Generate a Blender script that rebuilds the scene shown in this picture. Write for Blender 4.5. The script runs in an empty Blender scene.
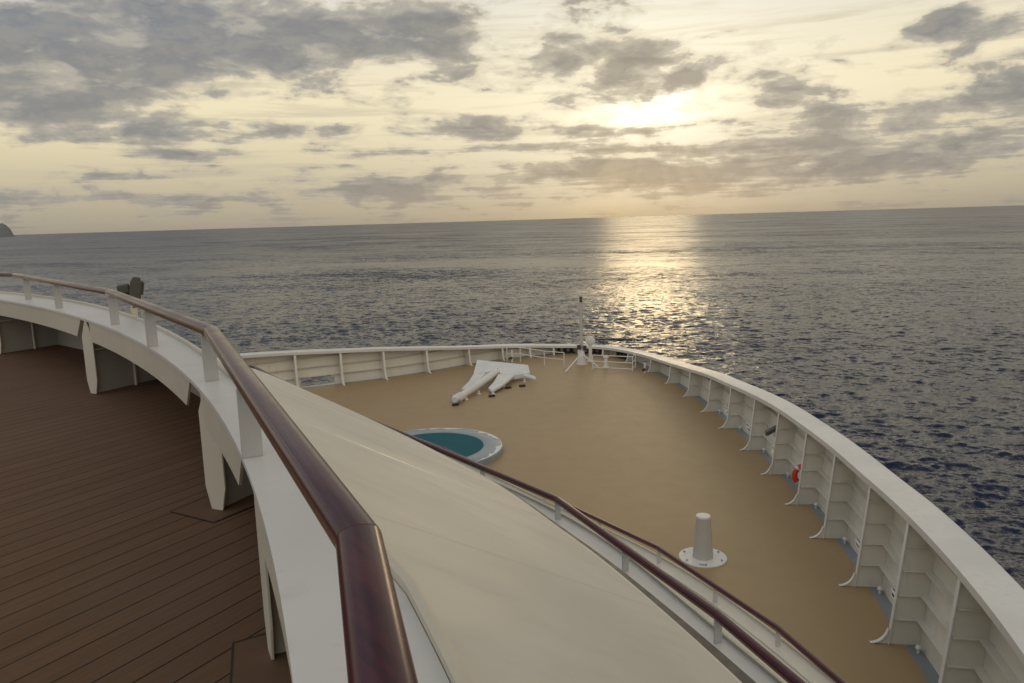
import bpy, math, random
import numpy as np
from mathutils import Vector, Matrix
R = math.radians
rng = random.Random(7)
nr = np.random.RandomState(11)
scene = bpy.context.scene
COL = scene.collection
E = 26.0                      # eye above the sea; every z below is written relative to the eye
AX = np.array([.506, .862])   # the ship's fore-and-aft direction
AX /= np.linalg.norm(AX)
F = 760.0

# ------------------------------------------------------------------ mesh helpers
class MB:
    def __init__(s): s.v = []; s.f = []
    def add(s, vs, fs):
        o = len(s.v); s.v += [tuple(map(float, v)) for v in vs]; s.f += [tuple(i+o for i in f) for f in fs]
    def box(s, c, sx, sy, sz, rot=0., tilt=None):
        ca, sa = math.cos(rot), math.sin(rot); vs = []
        for dx in (-1, 1):
            for dy in (-1, 1):
                for dz in (-1, 1):
                    p = Vector((dx*sx/2, dy*sy/2, dz*sz/2))
                    if tilt is not None: p = tilt @ p
                    vs.append((c[0]+p.x*ca-p.y*sa, c[1]+p.x*sa+p.y*ca, c[2]+p.z))
        s.add(vs, [(0,1,3,2),(4,6,7,5),(0,4,5,1),(2,3,7,6),(0,2,6,4),(1,5,7,3)])
    def tube(s, pts, r, n=12, cap=True):
        pts = [Vector(p) for p in pts]; rs = r if isinstance(r, (list, tuple)) else [r]*len(pts)
        vs = []; fs = []
        up0 = Vector((0,0,1))
        for i, p in enumerate(pts):
            t = (pts[min(i+1, len(pts)-1)]-pts[max(i-1, 0)]).normalized()
            a = t.cross(up0)
            if a.length < 1e-3: a = t.cross(Vector((1,0,0)))
            a.normalize(); b = a.cross(t).normalized()
            for k in range(n):
                q = p+(a*math.cos(2*math.pi*k/n)+b*math.sin(2*math.pi*k/n))*rs[i]; vs.append(q)
        for i in range(len(pts)-1):
            for k in range(n):
                k2 = (k+1) % n; fs.append((i*n+k, i*n+k2, (i+1)*n+k2, (i+1)*n+k))
        if cap:
            fs.append(tuple(range(n))[::-1]); fs.append(tuple((len(pts)-1)*n+k for k in range(n)))
        s.add(vs, fs)
    def lathe(s, c, prof, n=48, closed=False):
        vs = []; fs = []; m = len(prof)
        for k in range(n):
            a = 2*math.pi*k/n
            for r, z in prof: vs.append((c[0]+r*math.cos(a), c[1]+r*math.sin(a), c[2]+z))
        for k in range(n):
            k2 = (k+1) % n
            for j in range(m if closed else m-1):
                j2 = (j+1) % m
                fs.append((k*m+j, k2*m+j, k2*m+j2, k*m+j2))
        if not closed:
            if prof[0][0] > 1e-6: fs.append(tuple(k*m for k in range(n))[::-1])
            if prof[-1][0] > 1e-6: fs.append(tuple(k*m+m-1 for k in range(n)))
        s.add(vs, fs)
    def prism(s, poly, d):
        """poly: list of 3D points (planar), d: extrusion vector"""
        n = len(poly); vs = [tuple(p) for p in poly]+[tuple(np.array(p)+np.array(d)) for p in poly]
        fs = [tuple(range(n))[::-1], tuple(range(n, 2*n))]
        for i in range(n):
            j = (i+1) % n; fs.append((i, j, n+j, n+i))
        s.add(vs, fs)
    def sweep(s, path, prof, closed=True, cap=True, nrm=None):
        """path (n,3); prof list of (u,v) in (side, up); side is the right-hand normal of the path. prof may be a function of i"""
        path = np.asarray(path, float); n = len(path)
        nm = right_normals(path[:, :2]) if nrm is None else nrm
        vs = []; fs = []; m = None
        for i in range(n):
            pr = prof(i) if callable(prof) else prof; m = len(pr)
            for u, v in pr: vs.append((path[i,0]+nm[i,0]*u, path[i,1]+nm[i,1]*u, path[i,2]+v))
        for i in range(n-1):
            for j in range(m if closed else m-1):
                j2 = (j+1) % m; fs.append((i*m+j, (i+1)*m+j, (i+1)*m+j2, i*m+j2))
        if closed and cap:
            fs.append(tuple(range(m))); fs.append(tuple((n-1)*m+j for j in range(m))[::-1])
        s.add(vs, fs)

def right_normals(p, mitre=True):
    """unit normals to the right of travel along a 2D polyline, mitred"""
    p = np.asarray(p, float); d = np.diff(p, axis=0); d /= np.linalg.norm(d, axis=1)[:, None]
    nn = np.stack([d[:,1], -d[:,0]], 1); out = np.zeros_like(p)
    for i in range(len(p)):
        a = nn[max(i-1, 0)]; b = nn[min(i, len(nn)-1)]; c = a+b; c /= np.linalg.norm(c)
        out[i] = c/max(.4, c@b) if mitre else c
    return out

def spline(pts, step):
    """centripetal-ish Catmull-Rom through points of any dimension, resampled by arc length (x, y)"""
    P = np.asarray(pts, float); P = np.vstack([2*P[0]-P[1], P, 2*P[-1]-P[-2]]); out = []
    for i in range(1, len(P)-2):
        a, b, c, d = P[i-1:i+3]
        for t in np.linspace(0, 1, 24, endpoint=False):
            out.append(.5*((2*b)+(-a+c)*t+(2*a-5*b+4*c-d)*t*t+(-a+3*b-3*c+d)*t**3))
    out.append(P[-2]); return resample(np.array(out), step)

def resample(P, step):
    L = np.concatenate([[0], np.cumsum(np.linalg.norm(np.diff(P[:, :2], axis=0), axis=1))])
    n = max(2, int(round(L[-1]/step))+1); q = np.linspace(0, L[-1], n)
    return np.stack([np.interp(q, L, P[:, k]) for k in range(P.shape[1])], 1)

def smooth(pts, deg, step, ext=()):
    """polynomial fit in chord length of measured points, then resampled"""
    P = np.asarray(pts, float); t = np.concatenate([[0], np.cumsum(np.linalg.norm(np.diff(P[:, :2], axis=0), axis=1))])
    q = np.linspace(0, t[-1], 400)
    return resample(np.stack([np.polyval(np.polyfit(t/t[-1], P[:, k], deg), q/t[-1]) for k in range(P.shape[1])], 1), step)

def with_z(p, z): return np.column_stack([np.asarray(p)[:, :2], np.full(len(p), z) if np.isscalar(z) else z])
def offset(p, d): q = np.array(p, float); q[:, :2] += right_normals(q[:, :2])*d; return q
def nearest_s(path, xy):
    """arc length on path nearest xy"""
    p = path[:, :2]; L = np.concatenate([[0], np.cumsum(np.linalg.norm(np.diff(p, axis=0), axis=1))])
    return L[np.argmin(np.linalg.norm(p-np.asarray(xy)[:2], axis=1))]
def cut(path, s0, s1, n=None):
    L = np.concatenate([[0], np.cumsum(np.linalg.norm(np.diff(path[:, :2], axis=0), axis=1))])
    q = np.linspace(s0, s1, n or max(2, int((s1-s0)/.12)+1))
    return np.stack([np.interp(q, L, path[:, k]) for k in range(path.shape[1])], 1)

ROOT = {}
def thing(name, label, cat, loc=(0,0,0), group=None):
    o = bpy.data.objects.new(name, None); COL.objects.link(o)
    o.empty_display_size = .1
    o.location = (loc[0], loc[1], loc[2]+E); o['label'] = label; o['category'] = cat
    if group: o['group'] = group
    ROOT[o.name] = np.array(loc, float)
    return o
def obj(name, mb, mat, parent=None, smooth_angle=None, bevel=0, label=None, loc=None):
    off = ROOT[parent.name] if parent is not None else np.array(loc if loc is not None else (0,0,0), float)
    me = bpy.data.meshes.new(name)
    V = np.array(mb.v, float)-off
    me.from_pydata([tuple(v) for v in V], [], mb.f); me.update()
    import bmesh
    b = bmesh.new(); b.from_mesh(me); bmesh.ops.recalc_face_normals(b, faces=b.faces); b.to_mesh(me); b.free()
    me.materials.append(mat)
    o = bpy.data.objects.new(name, me); COL.objects.link(o)
    if parent is None: o.location = (off[0], off[1], off[2]+E)
    else: o.parent = parent
    ROOT[o.name] = off
    if bevel:
        m = o.modifiers.new('bevel', 'BEVEL'); m.width = bevel; m.segments = 2; m.limit_method = 'ANGLE'; m.angle_limit = R(35)
    if smooth_angle is not None:
        me.shade_smooth()
        me.set_sharp_from_angle(angle=R(smooth_angle))
    if label: o['label'] = label
    return o
def structure(o): o['kind'] = 'structure'; return o
def tag(o, label, cat, group=None):
    o['label'] = label; o['category'] = cat
    if group: o['group'] = group
    return o

# ------------------------------------------------------------------ node helpers
class NT:
    def __init__(s, tree): s.t = tree; s.n = tree.nodes; s.l = tree.links
    def node(s, kind, **k):
        n = s.n.new(kind)
        for a, v in k.items(): setattr(n, a, v)
        return n
    def put(s, sock, v):
        if hasattr(v, 'node'): s.l.new(v, sock)
        elif v is not None: sock.default_value = v
    def m(s, op, a, b=None, c=None, clamp=False):
        n = s.node('ShaderNodeMath', operation=op, use_clamp=clamp)
        s.put(n.inputs[0], a)
        if b is not None: s.put(n.inputs[1], b)
        if c is not None: s.put(n.inputs[2], c)
        return n.outputs[0]
    def vm(s, op, a, b=None):
        n = s.node('ShaderNodeVectorMath', operation=op); s.put(n.inputs[0], a)
        if b is not None: s.put(n.inputs[1], b)
        return n.outputs['Value'] if op in ('DOT_PRODUCT', 'LENGTH', 'DISTANCE') else n.outputs[0]
    def mix(s, f, a, b, mode='MIX'):
        n = s.node('ShaderNodeMix', data_type='RGBA', blend_type=mode); s.put(n.inputs[0], f)
        s.put(n.inputs[6], a if hasattr(a, 'node') else (*a, 1)); s.put(n.inputs[7], b if hasattr(b, 'node') else (*b, 1)); return n.outputs[2]
    def noise(s, vec, scale, detail=3, rough=.55, dist=0., dim='3D'):
        n = s.node('ShaderNodeTexNoise', noise_dimensions=dim); s.put(n.inputs['Vector'], vec)
        n.inputs['Scale'].default_value = scale; n.inputs['Detail'].default_value = detail
        n.inputs['Roughness'].default_value = rough; n.inputs['Distortion'].default_value = dist; return n.outputs[0]
    def ramp(s, v, a, b, lo=0., hi=1., smooth=True):
        n = s.node('ShaderNodeMapRange', interpolation_type='SMOOTHSTEP' if smooth else 'LINEAR'); s.put(n.inputs[0], v)
        n.inputs[1].default_value = a; n.inputs[2].default_value = b; n.inputs[3].default_value = lo; n.inputs[4].default_value = hi
        return n.outputs[0]
    def mapping(s, vec, scale=(1,1,1), rot=(0,0,0), loc=(0,0,0)):
        n = s.node('ShaderNodeMapping'); s.put(n.inputs[0], vec); n.inputs['Scale'].default_value = scale
        n.inputs['Rotation'].default_value = rot; n.inputs['Location'].default_value = loc; return n.outputs[0]
    def sep(s, v): n = s.node('ShaderNodeSeparateXYZ'); s.put(n.inputs[0], v); return n.outputs
    def comb(s, x, y, z):
        n = s.node('ShaderNodeCombineXYZ')
        for i, q in enumerate((x, y, z)): s.put(n.inputs[i], q)
        return n.outputs[0]
    def bump(s, h, strength=.3, dist=.01, normal=None):
        n = s.node('ShaderNodeBump'); s.put(n.inputs['Height'], h); n.inputs['Strength'].default_value = strength; n.inputs['Distance'].default_value = dist
        if normal is not None: s.l.new(normal, n.inputs['Normal'])
        return n.outputs[0]

def material(name):
    m = bpy.data.materials.new(name); m.use_nodes = True
    t = NT(m.node_tree); bsdf = m.node_tree.nodes['Principled BSDF']
    pos = t.node('ShaderNodeNewGeometry').outputs['Position']
    return m, t, bsdf, pos

def paint(name, base, rough=.45, var=.06, dirt=.25, dirt_col=(.30,.25,.18), bump=.15, scale=1.0, streak=True):
    m, t, b, pos = material(name)
    n1 = t.noise(pos, .7*scale, 4); n2 = t.noise(pos, 9*scale, 4, .6)
    st = t.noise(t.mapping(pos, (5*scale, 5*scale, .5*scale)), 1.6, 4, .6)
    lo = tuple(c*(1-var) for c in base); hi = tuple(min(.9, c*(1+var)) for c in base)
    c = t.mix(t.ramp(n1, .3, .7), lo, hi)
    msk = t.m('MULTIPLY', t.ramp(st if streak else n2, .52, .78), t.ramp(n1, .35, .65))
    c = t.mix(t.m('MULTIPLY', msk, dirt), c, dirt_col)
    c = t.mix(t.m('MULTIPLY', t.ramp(n2, .66, .74), dirt*.6), c, dirt_col)
    t.put(b.inputs['Base Color'], c)
    t.put(b.inputs['Roughness'], t.ramp(n2, .3, .7, rough-.06, rough+.08))
    h = t.m('ADD', t.m('MULTIPLY', t.noise(pos, 2.2*scale, 2), 1.0), t.m('MULTIPLY', n2, .05))
    t.put(b.inputs['Normal'], t.bump(h, bump, .02))
    return m

M = {}
M['white'] = paint('white_paint', (.74,.73,.70), .42)
M['cap'] = paint('cap_paint', (.68,.67,.645), .36, dirt=.22, bump=.2)
M['inner'] = paint('inner_cream_paint', (.71,.68,.60), .5, dirt=.3)
M['fascia'] = paint('fascia_paint', (.62,.57,.47), .45)
M['web'] = paint('web_grey_paint', (.42,.40,.36), .5)
M['post'] = paint('post_paint', (.50,.495,.48), .4)
M['waterway'] = paint('waterway_grey_paint', (.235,.262,.278), .4, dirt=.4)
M['tube'] = paint('tub_rim_paint', (.28,.33,.375), .4, dirt=.35, scale=2)
M['anchor'] = paint('anchor_paint', (.72,.72,.70), .45, dirt=.35, scale=2)
M['vent'] = paint('vent_paint', (.50,.485,.45), .45, scale=2)
M['dark'] = paint('dark_fitting_paint', (.05,.047,.04), .5, dirt=.2)
M['black'] = paint('black_rubber', (.02,.02,.02), .6, dirt=.1)
M['olive'] = paint('olive_metal', (.075,.07,.058), .5, dirt=.3)
M['steel'] = paint('weathered_steel', (.35,.33,.29), .4, dirt=.4)
M['red'] = paint('red_orange_plastic', (.55,.05,.025), .4, dirt=.15)
M['band'] = paint('reflective_band', (.6,.6,.6), .4, dirt=.1)
M['seam'] = paint('glossy_seam_paint', (.70,.67,.60), .32, dirt=.1)
M['hull'] = paint('hull_paint', (.65,.65,.64), .4)

def slope_material():
    m, t, b, pos = material('weather_worn_roof_paint')
    d = t.mapping(pos, (1,1,1), (0,0,R(-52)))
    n1 = t.noise(pos, .55, 4, .55); n2 = t.noise(t.mapping(d, (.55, 3.2, 1)), 1.0, 5, .6); n3 = t.noise(pos, 14, 4, .6)
    c = t.mix(t.ramp(n1, .3, .7), (.61,.58,.51), (.69,.655,.58))
    c = t.mix(t.m('MULTIPLY', t.ramp(n2, .5, .75), .30), c, (.47,.44,.37))
    c = t.mix(t.m('MULTIPLY', t.ramp(n3, .62, .75), .12), c, (.35,.30,.22))
    t.put(b.inputs['Base Color'], c)
    t.put(b.inputs['Roughness'], t.ramp(n2, .3, .7, .42, .55))
    h = t.m('ADD', t.m('MULTIPLY', t.noise(t.mapping(d, (.7,1.6,1)), 1.0, 2), 1.0), t.m('MULTIPLY', n3, .012))
    t.put(b.inputs['Normal'], t.bump(h, .35, .05)); return m
M['slope'] = slope_material()

def deck_tan():
    m, t, b, pos = material('tan_deck_coating')
    n1 = t.noise(pos, .22, 4, .6); n2 = t.noise(pos, 2.2, 5, .65); n3 = t.noise(pos, 45, 3, .7)
    c = t.mix(t.ramp(n1, .3, .7), (.345,.238,.120), (.372,.258,.132))
    c = t.mix(t.m('MULTIPLY', t.ramp(n2, .5, .8), .22), c, (.275,.195,.105))
    c = t.mix(t.m('MULTIPLY', t.ramp(n3, .5, .8), .35), c, (.24,.17,.095))
    r = t.noise(pos, .8, 3, .7)
    rust = t.m('MULTIPLY', t.ramp(r, .70, .78), t.ramp(n2, .5, .7))
    c = t.mix(t.m('MULTIPLY', rust, .5), c, (.16,.08,.035))
    t.put(b.inputs['Base Color'], c); t.put(b.inputs['Roughness'], t.ramp(n2, .3, .7, .46, .51)); b.inputs['Specular IOR Level'].default_value = .5
    t.put(b.inputs['Normal'], t.bump(n3, .2, .003)); return m
M['tan'] = deck_tan()

def planks():
    m, t, b, pos = material('brown_composite_planking')
    a = math.atan2(AX[1], AX[0])
    p = t.mapping(pos, (1,1,1), (0,0,-a)); s = t.sep(p)
    y = t.m('MULTIPLY', t.m('ADD', s[1], -2.870+50*.1335), 1/.1335); fr = t.m('FRACT', y); idx = t.m('FLOOR', y)
    seam = t.m('LESS_THAN', t.m('MINIMUM', fr, t.m('SUBTRACT', 1.0, fr)), .028)
    wn = t.node('ShaderNodeTexWhiteNoise', noise_dimensions='1D'); t.put(wn.inputs['W'], idx)
    g = t.noise(t.mapping(p, (1.2, 26, 1)), 2.0, 5, .65); n1 = t.noise(pos, 1.1, 4, .6); n3 = t.noise(pos, 60, 2)
    c = t.mix(wn.outputs[0], (.132,.070,.037), (.152,.084,.046))
    c = t.mix(t.m('MULTIPLY', t.ramp(g, .35, .7), .4), c, (.108,.060,.033))
    c = t.mix(t.m('MULTIPLY', t.ramp(n1, .4, .7), .35), c, (.145,.088,.052))
    c = t.mix(t.m('MULTIPLY', t.ramp(n3, .6, .75), .3), c, (.17,.115,.075))
    c = t.mix(seam, c, (.010,.009,.008))
    t.put(b.inputs['Base Color'], c); t.put(b.inputs['Roughness'], t.ramp(g, .3, .7, .7, .85)); b.inputs['Specular IOR Level'].default_value = .25
    h = t.m('SUBTRACT', t.m('MULTIPLY', g, .15), t.m('MULTIPLY', seam, 1.0))
    t.put(b.inputs['Normal'], t.bump(h, .5, .004)); return m
M['planks'] = planks()
def margin_mat():
    m, t, b, pos = material('brown_margin_plank')
    g = t.noise(t.mapping(pos, (3,3,3)), 4, 5, .65); n3 = t.noise(pos, 60, 2)
    c = t.mix(g, (.118,.066,.037), (.140,.082,.047)); c = t.mix(t.m('MULTIPLY', t.ramp(n3, .6, .75), .3), c, (.17,.115,.075))
    t.put(b.inputs['Base Color'], c); b.inputs['Roughness'].default_value = .78; b.inputs['Specular IOR Level'].default_value = .25; return m
M['margin'] = margin_mat()
M['caulk'] = paint('deck_caulk', (.012,.011,.010), .6, dirt=0)

def varnish():
    m, t, b, pos = material('varnished_mahogany')
    d = t.mapping(pos, (1,1,1), (0,0,R(-125))); g = t.noise(t.mapping(d, (1.5, 34, 34)), 1.5, 6, .65, .4)
    n1 = t.noise(pos, 2.6, 5, .65); n2 = t.noise(pos, 24, 4, .6)
    c = t.mix(t.ramp(g, .35, .68), (.034,.0045,.016), (.075,.0085,.022))
    c = t.mix(t.m('MULTIPLY', t.ramp(n1, .55, .72), .3), c, (.075,.022,.02))
    c = t.mix(t.m('MULTIPLY', t.ramp(n2, .70, .77), .3), c, (.14,.07,.045))
    nz = t.sep(t.node('ShaderNodeNewGeometry').outputs['Normal'])[2]      # lighter brown along both sides, masked by how upright the surface is
    paler = t.m('MULTIPLY', t.ramp(t.m('ABSOLUTE', t.m('ADD', nz, .05)), .5, .15), t.ramp(n1, .25, .6, .5, .95))
    c = t.mix(paler, c, (.20,.115,.06))
    t.put(b.inputs['Base Color'], c); t.put(b.inputs['Roughness'], t.ramp(n1, .3, .7, .15, .25))
    b.inputs['Specular IOR Level'].default_value = .28
    t.put(b.inputs['Normal'], t.bump(t.m('ADD', t.m('MULTIPLY', g, .3), t.m('MULTIPLY', n1, 1.4)), .12, .004)); return m
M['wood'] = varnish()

def teal():
    m, t, b, pos = material('teal_tub_coating')
    n = t.noise(pos, 2.5, 4); c = t.mix(n, (.005,.085,.115), (.009,.125,.16))
    t.put(b.inputs['Base Color'], c); b.inputs['Roughness'].default_value = .6; b.inputs['Specular IOR Level'].default_value = .1; return m
M['teal'] = teal()
def water_in_tub():
    m, t, b, pos = material('tub_water')
    b.inputs['Base Color'].default_value = (.008,.10,.125,1); b.inputs['Roughness'].default_value = .06; b.inputs['IOR'].default_value = 1.33
    t.put(b.inputs['Normal'], t.bump(t.noise(pos, 5, 3), .25, .02)); return m
M['tubwater'] = water_in_tub()
def glass_lamp():
    m, t, b, pos = material('lamp_glass'); b.inputs['Base Color'].default_value = (.25,.25,.23,1); b.inputs['Roughness'].default_value = .1; return m
M['lens'] = glass_lamp()

def sea_mat():
    m, t, b, pos = material('sea_water')
    b.inputs['Base Color'].default_value = (.012,.020,.050,1); b.inputs['IOR'].default_value = 1.333
    att = t.node('ShaderNodeAttribute', attribute_name='unresolved_chop'); t.put(b.inputs['Roughness'], att.outputs['Fac'])
    q = t.mapping(pos, (1,1,1), (0,0,R(16))); g = t.node('ShaderNodeNewGeometry').outputs['Normal']; acc = None
    far = t.ramp(att.outputs['Fac'], .13, .27, .25, 1.0)
    for sc, st, de, k in ((.007,.35,3,.55),(.025,.4,4,.9),(.16,.6,3,.8),(.55,.65,3,1.2),(1.5,.7,4,1.6),(5.5,.8,2,.8)):
        n = t.node('ShaderNodeTexNoise'); t.put(n.inputs['Vector'], t.mapping(q, (st, 1, 1))); n.inputs['Scale'].default_value = sc; n.inputs['Detail'].default_value = de
        v = t.vm('MULTIPLY', t.vm('SUBTRACT', n.outputs['Color'], (.5,.5,.5)), (k*.7, k, 0))
        if sc < .3:
            m_ = t.node('ShaderNodeVectorMath', operation='SCALE'); t.put(m_.inputs[0], v); t.put(m_.inputs['Scale'], far); v = m_.outputs[0]
        acc = v if acc is None else t.vm('ADD', acc, v)
    t.put(b.inputs['Normal'], t.vm('NORMALIZE', t.vm('ADD', g, acc))); return m
SEA_BUMP = .75
M['sea'] = sea_mat()
def rock():
    m, t, b, pos = material('hazed_headland_rock'); n = t.noise(pos, .01, 5)
    t.put(b.inputs['Base Color'], t.mix(n, (.12,.125,.125), (.21,.205,.20))); b.inputs['Roughness'].default_value = .9; return m  # greys raised so the rock colour carries the distance haze
M['rock'] = rock()

# ------------------------------------------------------------------ sea
def build_sea():
    px = np.concatenate([np.arange(520, 110, -.72), np.arange(110, 22, -.32), np.arange(22, 3, -.35), np.array([3,2.6,2.2,1.8,1.5,1.2,1.0,.8,.65])])
    rad = F*E/px
    a_f = np.arange(R(-44), R(44), R(.095)); a_c = np.arange(R(44), R(316), R(3.0))
    az = np.concatenate([a_f, a_c]); nA = len(az); nRd = len(rad)
    dr = np.gradient(rad)
    Rr, A = np.meshgrid(rad, az, indexing='ij'); X = Rr*np.sin(A); Y = Rr*np.cos(A)
    sp = np.maximum(dr, rad*R(.095))
    fade_az = np.where((A > R(43)), 0, 1.)
    Zs = np.zeros_like(X); DX = np.zeros_like(X); DY = np.zeros_like(X)
    wr = np.random.RandomState(5); main = R(-106)      # travel direction of the swell
    for i in range(104):
        lam = .9*(5.5/.9)**wr.rand() if i < 84 else 5.5*(14/5.5)**wr.rand(); k = 2*math.pi/lam
        th = main+wr.normal(0, .68); kx, ky = k*math.cos(th), k*math.sin(th)
        amp = (.0072*lam**.5 if i < 84 else .010)*(.6+.8*wr.rand())
        ph = wr.rand()*2*math.pi
        w = np.clip((lam/(2.2*sp)-1.0), 0, 1)
        arg = kx*X+ky*Y+ph
        w = w[:, None]*fade_az
        Zs += amp*np.cos(arg)*w; q = .75*amp*w*np.sin(arg)
        DX -= q*math.cos(th); DY -= q*math.sin(th)
    X += DX; Y += DY
    V = np.stack([X, Y, Zs], -1).reshape(-1, 3).astype(np.float32)
    i = np.arange(nRd-1)[:, None]; j = np.arange(nA)[None, :]; j2 = (j+1) % nA
    Q = np.stack([i*nA+j, (i+1)*nA+j+0*i, (i+1)*nA+j2+0*i, i*nA+j2], -1).reshape(-1, 4).astype(np.int32)[:, ::-1]
    me = bpy.data.meshes.new('sea'); me.vertices.add(len(V)); me.vertices.foreach_set('co', V.ravel())
    me.loops.add(Q.size); me.loops.foreach_set('vertex_index', Q.ravel()); me.polygons.add(len(Q))
    me.polygons.foreach_set('loop_start', np.arange(0, Q.size, 4, dtype=np.int32))
    me.polygons.foreach_set('use_smooth', np.ones(len(Q), bool)); me.update(calc_edges=True)
    ro = np.clip(.11+.19*np.clip(np.log(sp/.30)/np.log(40), 0, 1)**.8, .11, .42)
    at = me.attributes.new('unresolved_chop', 'FLOAT', 'POINT'); at.data.foreach_set('value', np.repeat(ro, nA).astype(np.float32))
    me.materials.append(M['sea']); o = bpy.data.objects.new('sea', me); COL.objects.link(o); return structure(o)
build_sea()

def headland():
    mb = MB(); nx, ny = 60, 14; D0 = 9000; vs = []; fs = []
    for i in range(nx):
        a = R(-32.7)-R(11)*i/(nx-1)
        prof = 118*min(1, (i/3.0)**.5)*(1+.28*math.sin(i*.23+.4)+.1*math.sin(i*.9))*(1-.35*(i/nx))
        for j in range(ny):
            u = j/(ny-1); r = D0+1800*u
            h = max(-3, prof*math.sin(math.pi*min(1, u*1.02))**.6+6*math.sin(i*2.1+j*1.7)*u-3)
            vs.append((r*math.sin(a), r*math.cos(a), -E+h))
    for i in range(nx-1):
        for j in range(ny-1): fs.append((i*ny+j, (i+1)*ny+j, (i+1)*ny+j+1, i*ny+j+1))
    mb.add(vs, fs); structure(obj('headland', mb, M['rock'], smooth_angle=60))
headland()

# ------------------------------------------------------------------ foredeck and its bulwark
FD = -6.4
stan = [(-11.9,27.2,-4.85),(-10.15,28.25,-4.9),(-8.45,29.25,-5.0),(-6.83,30.1,-5.12),(-5.24,30.95,-5.24),(-3.56,32.07,-5.44),(-1.91,33.38,-5.67),(-.5,34.4,-5.83),
        (.92,35.05,-5.95),(1.95,35.45,-6.06),(3.05,35.55,-6.12),(4.2,34.85,-6.1),(5.05,33.35,-6.03),(5.62,31.08,-5.88),(5.97,28.86,-5.73),(6.22,26.75,-5.55),(6.38,24.5,-5.33),
        (6.47,22.4,-5.18),(6.47,20.3,-5.0),(6.40,18.24,-4.85),(6.30,16.3,-4.77),(6.16,14.5,-4.70),(5.92,12.6,-4.62),(5.60,10.67,-4.49),(5.30,8.87,-4.46),(4.9,7.08,-4.45),(4.35,5.3,-4.45),(3.7,3.6,-4.45)]
# travel: port to starboard round the bow, so the right-hand normal points inboard
stan = [(x, y, z+.115) for x, y, z in stan]
FL = spline(stan, .2)
LEAN = .10                                  # outward lean of the plating per metre of height
FL[:, :2] += right_normals(FL[:, :2], False)*np.interp(np.arange(len(FL))/len(FL), [0,.42,.62,1], [0,0,.09,.09])[:, None]
#                       # flange line with the cap height as third coordinate
nrm_in = right_normals(FL[:, :2], False)
WALL = .43
wall_xy = FL[:, :2]-nrm_in*WALL
def at_s(s): p = cut(FL, s, s+.02, 2); d = p[1,:2]-p[0,:2]; d /= np.linalg.norm(d); return p[0], np.array([d[1], -d[0]]), d

mb = MB()                                    # deck sheet, out to the wall
edge = [(x, y, FD) for x, y in FL[:, :2]-nrm_in*.22]
px, py = -2.30, 20.62                        # the plunge tub's centre; the deck is open under it
k0 = int(np.argmin([abs(x-px)+(0 if y > 25 else 99) for x, y, z in edge]))
hw = lambda sg: [(px+sg*1.41*math.sin(a), py+1.41*math.cos(a), FD) for a in np.linspace(0, math.pi, 33)]
p1 = edge[:k0+1]+hw(-1)+[(px,1.0,FD),(-22,1.0,FD),(-22,20,FD)]; mb.add(p1, [tuple(range(len(p1)))])
p1 = edge[k0:]+[(3.2,1.0,FD),(px,1.0,FD)]+hw(1)[::-1]; mb.add(p1, [tuple(range(len(p1)))])
structure(obj('foredeck', mb, M['tan']))
mb = MB(); mb.sweep(with_z(FL, FD), [(-.225,-.004),(-WALL+.002,-.004)], closed=False, nrm=nrm_in)
structure(obj('waterway', mb, M['waterway']))

bul = thing('bulwark', 'long white steel bulwark with wide flat cap curving round the bow above the tan foredeck', 'bulwark', (5.6,20.,FD))
capz = FL[:, 2]
CL = FL.copy(); CL[:, :2] -= nrm_in*(LEAN*(capz-FD))[:, None]
mb = MB(); mb.sweep(with_z(CL, capz), [(.045,0),(.045,-.105),(.03,-.105),(.03,-.014),(-.47,-.014),(-.47,-.06),(-.485,-.06),(-.485,.002),(-.47,.010),(-.44,.003)], nrm=nrm_in)
obj('cap', mb, M['cap'], bul, smooth_angle=30)
Ls = [nearest_s(FL, p)+.30*min(1, max(0, (i-10)/4)) for i, p in enumerate(stan)]; Ls[-1] = min(Ls[-1], nearest_s(FL, stan[-1]))
ports = {2:(.12,.88), 16:(.2,.6), 17:(.2,.6), 18:(.25,.62), 21:(.22,.62), 22:(.22,.62)}   # bays with an open freeing port
mb = MB(); hull = MB()
for i in range(len(stan)-1):
    seg = cut(FL, Ls[i], Ls[i+1], 17); nn = right_normals(seg[:, :2], False)
    for j in range(16):
        u0, u1 = j/16, (j+1)/16
        op = i in ports and ports[i][0] <= (u0+u1)/2 <= ports[i][1]
        zs = [(FD-.05, FD+.10), (FD+.36, None)] if op else [(FD-.05, None)]
        if op and i == 2: zs = [(FD-.05, FD+.04), (FD+.42, None)]
        for z0, z1 in zs:
            zt_ = lambda k: seg[k,2]-.014 if z1 is None else z1
            q = [(*(seg[k,:2]-nn[k]*(WALL+LEAN*(z0-FD))), z0) for k in (j, j+1)]+[(*(seg[k,:2]-nn[k]*(WALL+LEAN*(zt_(k)-FD))), zt_(k)) for k in (j+1, j)]
            mb.prism(q, (*(-nn[j]*.012), 0))
obj('wall', mb, M['inner'], bul)
for i, (a, b_) in ports.items():
    if i == 2: continue
    mb = MB(); L = Ls[i+1]-Ls[i]
    for z in (.19, .28):
        seg = cut(FL, Ls[i]+a*L, Ls[i]+b_*L, 8); mb.sweep(with_z(offset(seg, -WALL-LEAN*z), FD+z), [(-.012,-.012),(.012,-.012),(.012,.012),(-.012,.012)])
    obj('port_bar', mb, M['white'], bul)
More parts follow.
